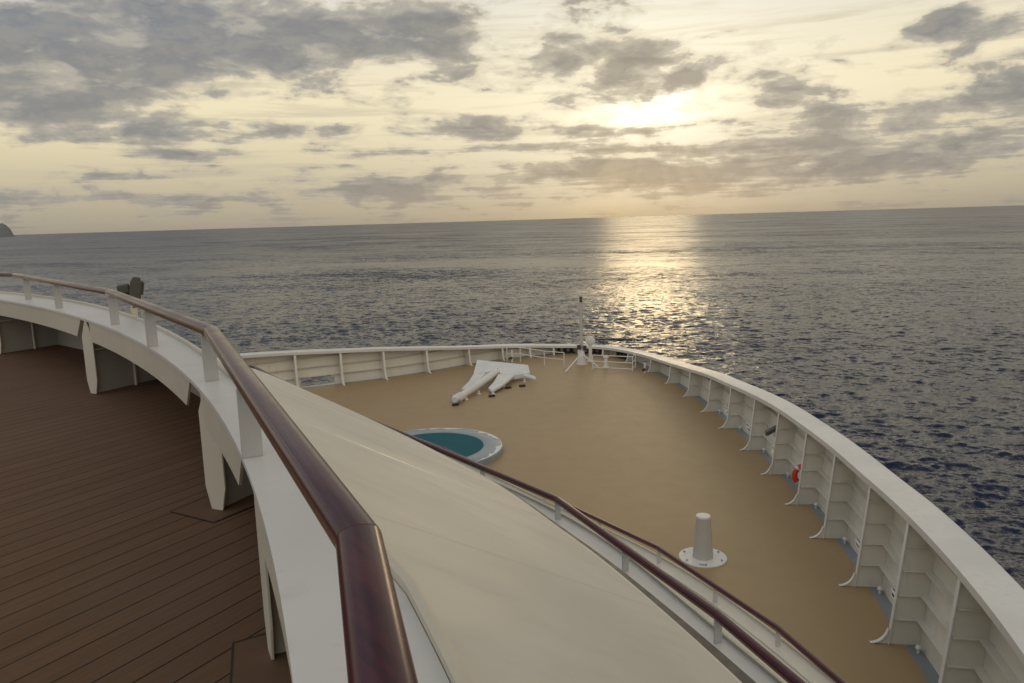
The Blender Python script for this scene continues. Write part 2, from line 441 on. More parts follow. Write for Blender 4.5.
for k, z in enumerate((.42, .80, 1.18, 1.56)):             # longitudinal stiffeners, stopping where the cap comes down
    runs = []; cur = []
    for i in range(len(FL)):
        if FL[i,2] > FD+z+.10: cur.append(i)
        elif cur: runs.append(cur); cur = []
    if cur: runs.append(cur)
    for r_ in runs:
        if len(r_) < 4: continue
        mb = MB(); w_ = WALL+LEAN*z; mb.sweep(with_z(FL[r_], FD+z), [(-w_+.002,0),(-w_+.002,-.012),(-w_+.115,-.012),(-w_+.115,0)], nrm=nrm_in[r_])
        obj('stiffener', mb, M['inner'], bul)
for i, p in enumerate(stan):
    c, n, d = at_s(min(Ls[i], Ls[-1]-.03)); H = p[2]-FD-.018
    prof = [(-LEAN*H,H),(0,.004)]; h0 = min(.30, H*.5)
    foot = [(0,h0)]+[(.25*(1-math.cos(math.pi/2*k/7))*min(1, H/1.2), h0*(1-math.sin(math.pi/2*k/7))+.004) for k in range(1, 8)]
    poly = [(*(c[:2]+n*u), FD+z) for u, z in [(-LEAN*H,H)]+[(u_-(LEAN*z_ if u_ == 0 else 0), z_) for u_, z_ in foot]]+[(*(c[:2]-n*(WALL-.002)), FD+.004), (*(c[:2]-n*(WALL-.002+LEAN*H)), FD+H)]
    mb = MB(); mb.prism([np.array(q)-np.array([*(d*.006), 0]) for q in poly], (*(d*.012), 0))
    for z in (.42, .80, 1.18, 1.56):
        if H > z+.10:
            for sgn in (-1, 1):
                a0 = c[:2]-n*(.02+LEAN*z); b0 = c[:2]-n*(WALL-.1+LEAN*z); w = d*sgn
                mb.prism([(*(a0+w*.0065), FD+z-.012), (*(b0+w*.0065), FD+z-.012), (*(b0+w*.055), FD+z-.012), (*(a0+w*.055), FD+z-.012)], (0,0,.011))
    st = obj('stanchion', mb, M['inner'], bul)
    fl = MB(); vs = []; fs = []
    for u, z in prof:
        for sgn in (-1, 1): vs.append((*(c[:2]+n*(u+.001)+d*sgn*.042), FD+z))
        for sgn in (1, -1): vs.append((*(c[:2]+n*(u+.013)+d*sgn*.042), FD+z))
    for k in range(len(prof)-1):
        for j in range(4): fs.append((k*4+j, k*4+(j+1)%4, k*4+4+(j+1)%4, k*4+4+j))
    fs += [(0,1,2,3), tuple((len(prof)-1)*4+j for j in (3,2,1,0))]
    fl.add(vs, fs)
    ft = MB(); vs = []; fs = []
    for u, z in foot[1:]:
        for sgn in (-1, 1): vs.append((*(c[:2]+n*(u+.001)+d*sgn*.03), FD+z+.001))
        for sgn in (1, -1): vs.append((*(c[:2]+n*(u+.009)+d*sgn*.03), FD+z+.008))
    for k in range(len(foot)-2):
        for j in range(4): fs.append((k*4+j, k*4+(j+1)%4, k*4+4+(j+1)%4, k*4+4+j))
    fs += [(0,1,2,3), tuple((len(foot)-2)*4+j for j in (3,2,1,0))]; fl.add(vs, fs)
    obj('flange', fl, M['white'], st)
for i in range(13, 25):                                   # white ball-headed drain plugs near the wall foot
    s = Ls[i]*.25+Ls[i+1]*.75 if i < 24 else Ls[i]*.5+Ls[i+1]*.5
    s = Ls[i]+.22
    c, n, d = at_s(s); q = c[:2]-n*(WALL-.09)
    if i in (13,14,15): continue
    mb = MB(); mb.lathe((q[0], q[1], FD), [(.02,0),(.02,.05),(.034,.06),(.044,.085),(.034,.115),(.012,.125)], 14)
    o = obj('drain_plug', mb, M['white'], loc=(q[0], q[1], FD), smooth_angle=50)
    far = ['farthest', 'second farthest', 'third farthest', 'fourth farthest', 'fifth farthest', 'fifth nearest', 'fourth nearest', 'third nearest', 'second nearest', 'nearest']
    tag(o, 'small white ball-headed drain plug at foot of starboard bulwark, %s in the row' % far[min(i-16, 9)], 'drain plug', 'drain plugs along the starboard waterway')
mb = MB(); nh = len(FL); vs = []; fs = []
for i in range(nh):
    for off_, z in ((WALL+.008, FD-.05), (WALL-.12, FD-1.5), (WALL-1.3, -16.), (WALL-2.2, -27.)):
        q = FL[i,:2]-nrm_in[i]*off_; vs.append((*q, z))
for i in range(nh-1):
    for j in range(3): fs.append((i*4+j, (i+1)*4+j, (i+1)*4+j+1, i*4+j+1))
mb.add(vs, fs); o = obj('ship_hull', mb, M['hull'], smooth_angle=60); structure(o)

# lifebuoy and floodlight on the starboard bulwark
i = 19; c, n, d = at_s(Ls[20]-.16)
lc = c[:2]-n*.20
lb = thing('lifebuoy', 'red lifebuoy ring hung on a stanchion of the starboard bulwark', 'lifebuoy', (lc[0], lc[1], FD+.25))
mb = MB(); Rm = .22; pts = []
vs = []; fs = []; nu, nv = 40, 12
rd = n; 
for a in range(nu):
    A_ = 2*math.pi*a/nu
    for b_ in range(nv):
        B_ = 2*math.pi*b_/nv; rr = Rm+.062*math.cos(B_)
        vs.append((*(lc+rd*rr*math.cos(A_)+d*.05*math.sin(B_)), FD+.62+rr*math.sin(A_)))
for a in range(nu):
    for b_ in range(nv): fs.append((a*nv+b_, ((a+1)%nu)*nv+b_, ((a+1)%nu)*nv+(b_+1)%nv, a*nv+(b_+1)%nv))
mb.add(vs, fs); obj('ring', mb, M['red'], lb, smooth_angle=80)
for k in range(4):
    mb = MB(); A0 = math.pi/4+k*math.pi/2; path = []; vs = []; fs = []
    for a in range(5):
        A_ = A0-.11+.22*a/4
        for b_ in range(nv):
            B_ = 2*math.pi*b_/nv; rr = Rm+.065*math.cos(B_); vs.append((*(lc+rd*rr*math.cos(A_)+d*.053*math.sin(B_)), FD+.62+rr*math.sin(A_)))
    for a in range(4):
        for b_ in range(nv): fs.append((a*nv+b_, (a+1)*nv+b_, (a+1)*nv+(b_+1)%nv, a*nv+(b_+1)%nv))
    mb.add(vs, fs); obj('band', mb, M['band'], lb, smooth_angle=80)
mb = MB(); mb.box((*(lc), FD+.955), .05, .03, .05, math.atan2(n[1], n[0])); mb.box((*(lc+d*.07), FD+.97), .03, .14, .02, math.atan2(n[1], n[0]))
obj('bracket', mb, M['steel'], lb)
c, n, d = at_s(Ls[19]-.12); fc = c[:2]-n*.12
fl_ = thing('floodlight', 'small olive grey floodlight fixed high on a starboard bulwark stanchion', 'floodlight', (fc[0], fc[1], FD+.9))
mb = MB(); mb.tube([(*(c[:2]-n*.06+d*.10), FD+.98), (*(fc-d*.05), FD+1.03)], .018, 8); obj('arm', mb, M['steel'], fl_)
tl = Matrix.Rotation(R(28), 3, 'Y'); mb = MB(); mb.box((*(fc-d*.12+n*.05), FD+1.06), .34, .16, .10, math.atan2(n[1], n[0]), tl); obj('lamp_body', mb, M['olive'], fl_, bevel=.012)
mb = MB(); q = fc-d*.12+n*.21; mb.box((*q, FD+.96), .02, .13, .08, math.atan2(n[1], n[0]), tl); obj('lens', mb, M['lens'], fl_)

# ------------------------------------------------------------------ upper deck: shelf-topped bulwark with a wooden handrail
DK = -1.6; CAP = -.84; RZ = -.55
ci = smooth([(-14.6,14.6),(-12.4,13.75),(-10.4,12.65),(-8.4,11.35),(-6.64,9.90),(-5.5,8.86),(-4.54,7.84),(-3.6,6.70),(-2.76,5.58),(-1.92,4.42),(-1.45,3.66),(-1.04,2.84),(-.79,2.26),(-.58,1.72),(-.41,1.26),(-.12,.3),(.18,-.9),(.50,-2.4),(.8,-3.9)], 7, .1)
# travel: port to starboard, right-hand normal points inboard
ci_n = right_normals(ci[:, :2], False); ci_L = np.concatenate([[0], np.cumsum(np.linalg.norm(np.diff(ci, axis=0), axis=1))])
s_near = nearest_s(ci, (-.41,1.3)); s_far = nearest_s(ci, (-2.9,5.8))
cq = smooth([(-14.9,15.2),(-12.7,14.35),(-10.7,13.2),(-8.6,11.9),(-6.75,10.55),(-5.40,9.28),(-4.04,7.86),(-3.06,6.58),(-2.14,5.25),(-1.72,4.42),(-1.20,3.40),(-.78,2.60),(-.45,2.0),(-.27,1.68),(-.14,1.44),(.10,.35),(.36,-.9),(.7,-2.4),(1.0,-3.9)], 7, .05)
capw = []
for p_, n_ in zip(ci[:, :2], ci_n):
    rel = cq[:, :2]-p_; tt = rel@np.array([-n_[1], n_[0]]); k = np.argmin(np.abs(tt)+10*(rel@n_ > .1)); capw.append(float(np.clip(-(rel[k]@n_), .14, .6)))
capw = np.convolve(np.pad(capw, 6, 'edge'), np.ones(13)/13, 'valid')-.03+np.interp(ci_L, [s_near-1.0, s_near-.3], [0, .075])
ub = thing('upper_bulwark', 'white curved shelf-topped bulwark with flanged brackets around the brown upper deck', 'bulwark', (-2.2,5.0,DK))
mb = MB(); mb.sweep(with_z(ci, CAP), lambda i: [(0.01,0),(0.01,-.022),(-capw[i],-.022),(-capw[i],0)], nrm=ci_n); obj('shelf', mb, M['cap'], ub, smooth_angle=40)
mb = MB(); mb.sweep(with_z(ci, CAP), lambda i: [(-capw[i]+.0,.026),(-capw[i]-.018,.030),(-capw[i]-.03,.02),(-capw[i]-.03,-.14),(-capw[i]-.002,-.14),(-capw[i]-.002,-.0)], nrm=ci_n); obj('lip', mb, M['fascia'], ub, smooth_angle=30)
br = [(-10.3,12.58),(-6.95,10.15),(-4.22,7.46),(-1.665,4.2),(-.87,2.66),(-.14,.35),(.42,-2.1)]
s_br = [nearest_s(ci, p) for p in br]
wlo = np.minimum(.88, np.array(capw)+.42)
wl = ci.copy(); wl[:, :2] -= ci_n*wlo[:, None]
wtop = [-1.03-.70*(o_-c) for o_, c in zip(wlo, capw)]
mb = MB(); mb.sweep(with_z(wl, DK), lambda i: [(0,0),(-.012,0),(-.012,wtop[i]-DK),(0,wtop[i]-DK)], nrm=ci_n); obj('wall', mb, M['web'], ub)
def bracket(s, wa, wlen, off_, fw=.15):
    p = cut(ci, s, s+.02, 2); tn_ = p[1,:2]-p[0,:2]; tn_ /= np.linalg.norm(tn_); c = p[0,:2]-np.array([tn_[1], -tn_[0]])*off_; w = np.array([math.cos(R(wa)), math.sin(R(wa))]); sd = np.array([w[1], -w[0]])
    zt = CAP-.024
    mb = MB(); h = fw/2
    pr = [(-h, -1.02), (-h, DK+.14), (-.042, DK+.004), (.042, DK+.004), (h, DK+.14), (h, -1.02), (.012, zt), (-.012, zt)]
    mb.prism([(*(c+sd*u-w*.006), z) for u, z in pr], (*(w*.012), 0))
    fo = obj('bracket', mb, M['fascia'], ub, bevel=.003)
    mb = MB(); q0 = c+w*.008; q1 = c+w*wlen; qm = c+w*wlen*.42
    mb.prism([(*(q0-sd*.005), DK+.004), (*(q1-sd*.005), DK+.004), (*(q1-sd*.005), -1.40), (*(qm-sd*.005), -1.02), (*(q0-sd*.005), zt)], (*(sd*.010), 0))
    obj('web', mb, M['web'], fo)
    mb = MB(); m0 = c+w*.03; m1 = c+w*min(.44, wlen*.8)
    mb.prism([(*(m0+sd*.006), -1.16), (*(m1+sd*.006), -1.16), (*(m1+sd*.055), -1.16), (*(m0+sd*.055), -1.16)], (0,0,.012))
    obj('rib', mb, M['fascia'], fo)
    mb = MB(); q = c+w*min(.46, wlen*.6)+sd*.03; mb.tube([(*q, DK), (*q, -1.07)], .016, 10); obj('pipe', mb, M['fascia'], fo, smooth_angle=40)
for s, wa, wlen, of in zip(s_br, (64,62,64,65,26,20,15), (.84,1.1,.84,.72,.46,.3,.3), (0,0,0,.055,.025,0,0)): bracket(s, wa, wlen, of)
for k in range(len(s_br)-1):
    s0, s1 = s_br[k]+.12, s_br[k+1]-.20
    n_ = max(8, int((s1-s0)/.1)); top = cut(ci, s0, s1, n_); bot = cut(ci, s0+.06, s1-.22, n_)
    tn = right_normals(top[:, :2], False); bn = right_normals(bot[:, :2], False); vs = []; fs = []
    for i in range(n_):
        for o_ in (.0, -.012):
            vs.append((*(top[i,:2]+tn[i]*o_), CAP-.022)); vs.append((*(bot[i,:2]+bn[i]*(o_-.0)), CAP-.215))
    for i in range(n_-1):
        a, b_ = i*4, i*4+4
        fs += [(a,b_,b_+1,a+1),(a+2,a+3,b_+3,b_+2),(a,a+2,b_+2,b_),(a+1,b_+1,b_+3,a+3)]
    fs += [(0,1,3,2), (4*n_-4,4*n_-2,4*n_-1,4*n_-3)]
    mb = MB(); mb.add(vs, fs); obj('fascia', mb, M['fascia'], ub)

# deck planking
ep = [(x, y, DK) for x, y in wl[:, :2]]
mb = MB(); mb.add(ep+[(-2,-7,DK),(-18,-2,DK)], [tuple(range(len(ep)+2))]); structure(obj('planked_deck', mb, M['planks']))
# margin boards let into the planking round two bracket feet, edged with caulk
for cx, pts in enumerate(([(-1.99,4.16),(-1.67,3.975),(-1.05,4.95),(-1.45,5.2)], [(-1.12,2.74),(-.99,2.34),(-.2,2.3),(-.35,3.2),(-.95,2.84)])):
    mb = MB(); mb.add([(x, y, DK+.0035) for x, y in pts], [tuple(range(len(pts)))]); o = structure(obj('margin_plank', mb, M['margin']))
    mb = MB()
    for a, b_ in zip(pts, pts[1:]+pts[:1]):
        a = np.array(a); b_ = np.array(b_); dd = (b_-a)/np.linalg.norm(b_-a); nn = np.array([-dd[1], dd[0]])*.0035
        mb.add([(*(a-nn), DK+.006), (*(b_-nn), DK+.006), (*(b_+nn), DK+.006), (*(a+nn), DK+.006)], [(0,1,2,3)])
    structure(obj('deck_seam', mb, M['caulk']))

OVAL = [(.041*math.copysign(abs(math.cos(a))**.75, math.cos(a)), .030*math.copysign(abs(math.sin(a))**.8, math.sin(a))-.002) for a in np.linspace(0, 2*math.pi, 24, endpoint=False)]
def handrail(name, label, pts, z, posts, zb, group, pw=.074, scale=1.0, pt=.016):
    P = np.array(pts, float); nn = right_normals(P)
    t = thing(name, label, 'handrail', (P[len(P)//2,0], P[len(P)//2,1], zb), group)
    for i in range(len(P)-1):
        d = (P[i+1]-P[i])/np.linalg.norm(P[i+1]-P[i]); g = .0018
        path = [(*(P[i]+d*g), z), (*(P[i]+d*.2), z), (*((P[i]+P[i+1])/2), z), (*(P[i+1]-d*.2), z), (*(P[i+1]-d*g), z)]
        sn = np.array([d[1], -d[0]]); NN = np.array([nn[i], sn, sn, sn, nn[i+1]])
        mb = MB(); mb.sweep(path, [(u*scale, v*scale) for u, v in OVAL], nrm=NN)
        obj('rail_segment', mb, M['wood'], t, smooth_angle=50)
    for (x, y), d in posts:
        mb = MB(); a = math.atan2(d[1], d[0])+math.pi/2
        h = z-.028*scale-zb; mb.box((x, y, zb+h/2), pw, pt, h, a)
        obj('post', mb, M['post'], t, bevel=.003)
    return t
def on_line(P, xy):
    P = np.array(P); best = None
    for i in range(len(P)-1):
        d = P[i+1]-P[i]; L = np.linalg.norm(d); d = d/L; u = min(max((np.array(xy)-P[i])@d, 0), L); q = P[i]+d*u
        e = np.linalg.norm(q-np.array(xy))
        if best is None or e < best[0]: best = (e, q, d)
    return (tuple(best[1]), best[2])
R1 = [(-14.5,14.95),(-10.45,12.95),(-6.74,10.39),(-3.68,6.98),(-1.63,4.09),(-.28,1.27),(.42,-1.4),(.75,-4.0)]
p1 = [(-10.0,12.6),(-8.3,11.45),(-6.25,9.84),(-5.10,8.57),(-3.60,6.88),(-2.62,5.50),(-1.67,4.17),(-.97,2.72),(-.06,.5),(.4,-1.3)]
handrail('wooden_handrail', 'thick varnished mahogany handrail on white posts along the curved shelf of the upper deck', R1, RZ, [on_line(R1, p) for p in p1], CAP, 'wooden handrails on the stepped front')

# ------------------------------------------------------------------ white sloping roof in front, gutter, two lower ledges with handrails
co = ci.copy(); co[:, :2] -= ci_n*(capw[:, None]+.026)
EDGE = spline([(-16.5,22.2),(-12.2,20.6),(-8.4,18.3),(-5.6,15.6),(-3.35,12.62),(-1.70,10.28),(-.79,8.89),(-.16,7.86),(.35,6.79),(.70,6.02),(1.03,5.17),(1.34,4.27),(1.75,2.9),(2.1,1.3),(2.45,-.6),(2.75,-2.6)], .15)
EZ = -2.85
NS, NV = 150, 26
keyT = [(-14.6,14.6),(-10.4,12.65),(-6.64,9.90),(-4.54,7.84),(-2.76,5.58),(-1.45,3.66),(-.79,2.26),(-.41,1.26),(.18,-.9),(.8,-3.9)]
keyB = [(-16.5,22.2),(-10.5,19.8),(-6.0,16.05),(-2.9,12.0),(-.79,8.89),(.52,6.42),(1.1,4.95),(1.46,3.9),(2.15,1.1),(2.75,-2.6)]
kT = [nearest_s(ci, p) for p in keyT]; kB = [nearest_s(EDGE, p) for p in keyB]; kk = np.linspace(0, 1, len(kT))
from math import sin
def pchip(x, xs, ys): return np.interp(x, xs, ys)
uu = np.linspace(0, 1, NS)
kt = np.convolve(np.pad(pchip(uu, kk, kT), 8, 'edge'), np.ones(9)/9, 'same')[8:-8]; kb = np.convolve(np.pad(pchip(uu, kk, kB), 8, 'edge'), np.ones(9)/9, 'same')[8:-8]
Ltot = np.concatenate([[0], np.cumsum(np.linalg.norm(np.diff(co[:, :2], axis=0), axis=1))])
coL = np.interp(kt, ci_L, np.arange(len(ci)))
T = np.stack([np.interp(coL, np.arange(len(co)), co[:, k]) for k in (0, 1)], 1)
EL = np.concatenate([[0], np.cumsum(np.linalg.norm(np.diff(EDGE, axis=0), axis=1))])
B = np.stack([np.interp(kb, EL, EDGE[:, k]) for k in (0, 1)], 1)
def slope_pt(i, v): 
    z = -.93+(EZ+.93)*v
    return (*(T[i]*(1-v)+B[i]*v), z)
mb = MB(); vs = []; fs = []
for i in range(NS):
    for j in range(NV): vs.append(slope_pt(i, j/(NV-1)))
for i in range(NS-1):
    for j in range(NV-1): fs.append((i*NV+j, (i+1)*NV+j, (i+1)*NV+j+1, i*NV+j+1))
mb.add(vs, fs)
roof = thing('sloping_roof', 'broad off-white sloping steel roof between the upper handrail and the middle ledge', 'roof', (-.5,6.,EZ))
obj('plating', mb, M['slope'], roof, smooth_angle=60)
eb = np.column_stack([B, np.full(NS, EZ)])
mb = MB(); mb.sweep(eb, [(.0,.0),(-.014,-.002),(-.014,-.05),(.0,-.05)]); obj('edge_strip', mb, M['fascia'], roof)
mb = MB(); mb.sweep(eb, lambda i: [(-.016,-.012),(-.016-np.interp(i, [66,112], [.02,.10]),-.022),(-.016-np.interp(i, [66,112], [.02,.10]),-.05),(-.016,-.05)]); obj('dark_gap_strip', mb, M['olive'], roof)  # solid strip; the shadowed gutter gap is put into its dark colour
def seam_at(i_, v0, v1, h, half=.034):
    def P(x, v):
        lo = int(x); f = x-lo; return np.array(slope_pt(lo, v))*(1-f)+np.array(slope_pt(lo+1, v))*f
    m_ = MB(); vs = []; fs = []; n_ = 30
    for v in np.linspace(v0, v1, n_):
        w = np.linalg.norm(P(i_+1, v)-P(i_-1, v))/2
        for u, hh in ((-half, .0006), (-half*.45, h), (half*.45, h), (half, .0006)): q = P(i_+u/w, v); vs.append((q[0], q[1], q[2]+hh))
    for k in range(n_-1):
        for q in range(3): fs.append((k*4+q, (k+1)*4+q, (k+1)*4+q+1, k*4+q+1))
    m_.add(vs, fs); return m_
obj('weld_seam', seam_at(79.6, .03, .99, .005), M['seam'], roof)
obj('weld_seam', seam_at(97.0, .03, .99, .0014), M['slope'], roof)
obj('weld_seam', seam_at(61.0, .03, .99, .0014), M['slope'], roof)

R2 = [(-11.6,21.0),(-8.15,18.85),(-5.55,16.15),(-3.55,13.15),(-1.78,10.82),(.43,7.85),(1.49,5.35),(2.35,2.7),(2.95,.0)]
R3 = [(-6.6,19.6),(-3.9,17.4),(-1.4,14.4),(.45,11.75),(1.87,9.61),(2.75,7.54),(3.35,5.2),(3.75,2.6)]
r2s = spline(R2, .15); r3s = spline(R3, .15)
def ledge(name, label, path, w_in, w_out, z, mat):
    t = thing(name, label, 'ledge', (path[len(path)//2,0], path[len(path)//2,1], z-.12))
    mb = MB(); mb.sweep(with_z(path, z), [(w_in,0),(w_in,-.12),(-w_out,-.12),(-w_out,0)]); obj('top_plate', mb, mat, t, smooth_angle=30)
    mb = MB(); mb.sweep(with_z(path, z), [(-w_out+.001,.03),(-w_out-.02,.03),(-w_out-.02,-.14),(-w_out-.001,-.14),(-w_out-.001,-.001)]); obj('lip', mb, M['fascia'], t, smooth_angle=30)
    return t
G = 'white ledges stepping down to the foredeck'
R2z, L2z, R3z, L3z = -3.0, -3.22, -4.4, -4.6
t2 = ledge('white_ledge', 'pale blue-white ledge under the middle handrail at the foot of the sloping roof', offset(r2s, .02), .46, .10, L2z, M['cap'])
mb = MB(); gp = B.copy(); mb.sweep(np.column_stack([gp, np.full(NS, EZ-.02)]), [(.10,0),(.088,0),(.088,-.4),(.10,-.4)]); obj('gutter_wall', mb, M['olive'], t2)
p2 = [(-5.2,15.6),(-3.5,13.1),(-1.75,10.8),(-.38,9.0),(.43,7.82),(.97,6.55),(1.49,5.33),(1.95,3.95)]
handrail('wooden_handrail', 'middle mahogany handrail at the lower edge of the sloping roof', R2, R2z, [on_line(R2, p) for p in p2], L2z, 'wooden handrails on the stepped front', .065)
t3 = ledge('white_ledge', 'narrow cream ledge under the lowest handrail above the tan foredeck', offset(r3s, .0), .10, .10, L3z, M['slope'])
p3 = [(-1.4,14.4),(.45,11.75),(1.2,10.6),(1.88,9.58),(2.36,8.5),(2.75,7.52),(3.05,6.4),(3.35,5.2)]
handrail('wooden_handrail', 'lowest dark mahogany handrail directly above the foredeck', R3, R3z, [on_line(R3, p) for p in p3], L3z, 'wooden handrails on the stepped front', .06, .85)
n_ = 90; a = resample(offset(r2s, -.10), np.sum(np.linalg.norm(np.diff(r2s, axis=0), axis=1))/n_)[:n_]
l3i = offset(r3s, .10); d3 = np.array([l3i[np.argmin(np.linalg.norm(l3i-q, axis=1))] for q in a])
a2 = offset(r2s, -.10); keep = []
vs = []; fs = []
b3 = resample(l3i, np.sum(np.linalg.norm(np.diff(r3s, axis=0), axis=1))/n_)[:n_]
k3 = np.interp(np.linspace(0, 1, n_), [0, 1], [0, 1])
j0 = np.argmin(np.linalg.norm(a2-np.array([-7.2,18.2]), axis=1)); a2 = resample(a2[j0:], np.sum(np.linalg.norm(np.diff(a2[j0:], axis=0), axis=1))/n_)
m_ = min(len(a2), len(b3))
for i in range(m_):
    for j in range(8):
        v = j/7; vs.append((*(a2[i]*(1-v)+b3[i]*v), (L2z-.10)*(1-v)+(L3z-.02)*v))
for i in range(m_-1):
    for j in range(7): fs.append((i*8+j, (i+1)*8+j, (i+1)*8+j+1, i*8+j+1))
mb = MB(); mb.add(vs, fs)
o = obj('lower_sloping_roof', mb, M['slope'], smooth_angle=60, loc=(1.5,9.,L3z)); tag(o, 'narrow cream sloping strip of roof between the middle and the lowest handrail', 'roof')
mb = MB(); mb.sweep(with_z(offset(r3s, .05), L3z-.12), [(0,0),(.02,0),(.02,FD-L3z+.12),(0,FD-L3z+.12)])
o = obj('superstructure_front', mb, M['inner'], loc=(1.5,10.,FD)); tag(o, 'vertical cream steel front wall dropping from the lowest ledge to the foredeck', 'wall')

# ------------------------------------------------------------------ things on the foredeck
tub = thing('round_tub', 'round teal plunge tub with scuffed pale blue rim on the foredeck', 'tub', (px, py, FD))
rr = .16
mb = MB(); mb.lathe((px,py,FD), [(1.95,0),(1.95,.14),(1.92,.165),(1.42,.165),(1.39,.15)], 96); mbv = mb
obj('rim', mb, M['tube'], tub, smooth_angle=40)
mb = MB(); n0 = 96; vs = []; fs = []                      # worn white outer edge with a ragged inner outline
for k in range(n0*2):
    a = math.pi*k/n0; jag = .035*math.sin(a*13)+.03*math.sin(a*29+1)+.03*(nr.rand()-.5); ri = 1.87+jag+(.03 if math.sin(a*7+.5) > 0 else -.06)
    vs += [(px+1.935*math.cos(a), py+1.935*math.sin(a), FD+.168), (px+min(1.91, ri)*math.cos(a), py+min(1.91, ri)*math.sin(a), FD+.169)]
N2 = n0*2
for k in range(N2): k2 = (k+1) % N2; fs.append((2*k, 2*k2, 2*k2+1, 2*k+1))
mb.add(vs, fs); obj('worn_edge', mb, M['white'], tub)
mb = MB(); mb.lathe((px,py,FD), [(1.42,.166),(1.395,.155),(1.35,-.30),(1.32,-.33),(1.1,-.345),(1.07,-.72),(0,-.73)], 96); obj('basin', mb, M['teal'], tub, smooth_angle=40)

vx, vy = 3.48, 13.50
dv = thing('deck_vent', 'tapered white deck post on a round flanged plate standing on the tan foredeck', 'vent', (vx, vy, FD))
mb = MB(); mb.lathe((vx,vy,FD), [(.445,0),(.445,.018),(.435,.024),(0.,.024)], 64); obj('base_plate', mb, M['white'], dv, smooth_angle=30)
mb = MB()
mb.lathe((vx,vy,FD), [(.20,.024),(.195,.05),(.135,.80),(.13,.815),(0,.82)], 8); obj('column', mb, M['vent'], dv)
mb = MB(); mb.lathe((vx,vy,FD), [(.134,.80),(.138,.815),(.13,.835),(0,.842)], 24); obj('cap', mb, M['white'], dv, smooth_angle=40)
for k in range(6):
    a = R(25+60*k); mb = MB(); mb.lathe((vx+.37*math.cos(a), vy+.37*math.sin(a), FD+.024), [(.022,0),(.022,.018),(.012,.024),(0,.024)], 6); obj('bolt', mb, M['steel'], dv)
mb = MB(); mb.box((vx-.10, vy-.36, FD+.03), .12, .03, .012, R(-20)); obj('plate_lug', mb, M['steel'], dv)

an = thing('anchor', 'big white spare anchor lying on the foredeck near the port bulwark', 'anchor', (-.9,28.,FD))
def low(p): z = FD+(p[2]-FD)*.62; return (p[0]*z/p[2], p[1]*z/p[2], z)
def slab(pts, th): 
    pts = [low(p) for p in pts]
    mb = MB(); mb.prism(pts, (0,0,-th)); return mb
up = .0
crown = [(-1.42,30.05,-5.52),(.60,28.95,-5.58),(.66,28.85,-5.86),(.05,28.70,-5.92),(-.50,28.75,-5.84),(-.58,29.25,-5.74),(-.98,29.12,-5.84),(-1.55,29.0,-5.92)]
obj('crown', slab(crown, .17), M['anchor'], an, bevel=.01)
obj('fluke', slab([(.05,28.72,-5.925),(-.42,27.72,-6.08),(-.79,27.21,-6.17),(-.93,27.62,-6.14),(-.72,28.15,-6.02),(-.56,28.74,-5.85)], .09), M['anchor'], an, bevel=.008)
obj('fluke', slab([(-1.56,29.02,-5.925),(-1.70,28.4,-6.05),(-1.93,27.75,-6.17),(-1.68,27.62,-6.17),(-1.42,28.2,-6.05),(-1.03,29.03,-5.865)], .09), M['anchor'], an, bevel=.008)
mb = MB(); mb.tube([low(p_) for p_ in [(-.62,29.05,-5.84),(-.78,28.70,-5.87),(-1.55,27.05,-6.07),(-1.86,26.38,-6.14)]], [.12,.155,.14,.115], 20); obj('shank', mb, M['anchor'], an, smooth_angle=50)
mb = MB(); mb.tube([low(p_) for p_ in [(-1.78,26.55,-6.13),(-1.86,26.38,-6.14),(-2.03,26.0,-6.16),(-2.07,25.92,-6.17)]], [.13,.16,.165,.10], 16); sh = obj('shackle', mb, M['anchor'], an, smooth_angle=50)
mb = MB(); mb.tube([low(p_) for p_ in [(-2.19,26.12,-6.02),(-1.83,26.0,-6.24)]], .05, 10); obj('pin', mb, M['steel'], sh)
for (x, y, h) in ((-1.70,26.6,.16),(-1.28,27.4,.2),(-.35,28.3,.3),(-.75,27.35,.14),(.45,28.85,.4),(-1.3,29.4,.4)):
    x, y, _ = low((x, y, FD+h)); h *= .62
    mb = MB(); mb.box((x, y, FD+h/2), .07, .07, h, .5); mb.box((x, y, FD+.012), .15, .15, .024, .5); obj('chock', mb, M['anchor'], an, bevel=.008)
for (x, y) in ((-2.05,26.05),(-.80,27.25),(.35,28.8),(-.2,28.55)):
    mb = MB(); mb.box((x, y, FD+.035), .22, .14, .07, .5); obj('rubber_pad', mb, M['black'], an, bevel=.01)
mb = MB(); mb.tube([low(p_) for p_ in [(.45,28.85,-5.98),(.78,28.70,-6.05)]], .09, 12); mb.tube([low(p_) for p_ in [(.78,28.70,-6.05),(.86,28.66,-6.1)]], [.09,.05], 12); obj('tripping_lug', mb, M['anchor'], an, smooth_angle=50)

# mast at the stem
mx, my = 3.05, 33.0
ms = thing('jack_staff', 'slim white mast with a dark lamp on top standing at the tip of the bow', 'mast', (mx, my, FD))
mb = MB(); mb.tube([(mx,my,FD+.55),(mx,my,FD+2.75)], [.08,.07], 14); obj('pole', mb, M['post'], ms, smooth_angle=50)
mb = MB(); mb.lathe((mx,my,FD), [(.24,0),(.24,.03),(.21,.05),(.11,.62),(.08,.66),(0,.66)], 14); obj('pedestal', mb, M['white'], ms)
lm = MB(); lm.lathe((mx,my,FD+2.75), [(.06,0),(.075,.03),(.075,.06),(.05,.07),(.05,.17),(.075,.19),(.065,.24),(0,.26)], 16); obj('mast_lamp', lm, M['dark'], ms, smooth_angle=40)
for dx, dy in ((-.85,-1.75),(.62,-.85),(.15,1.3)):
    mb = MB(); mb.tube([(mx+dx, my+dy, FD+.03),(mx+dx*.12, my+dy*.12, FD+.42)], .032, 10); obj('leg', mb, M['white'], ms, smooth_angle=50)
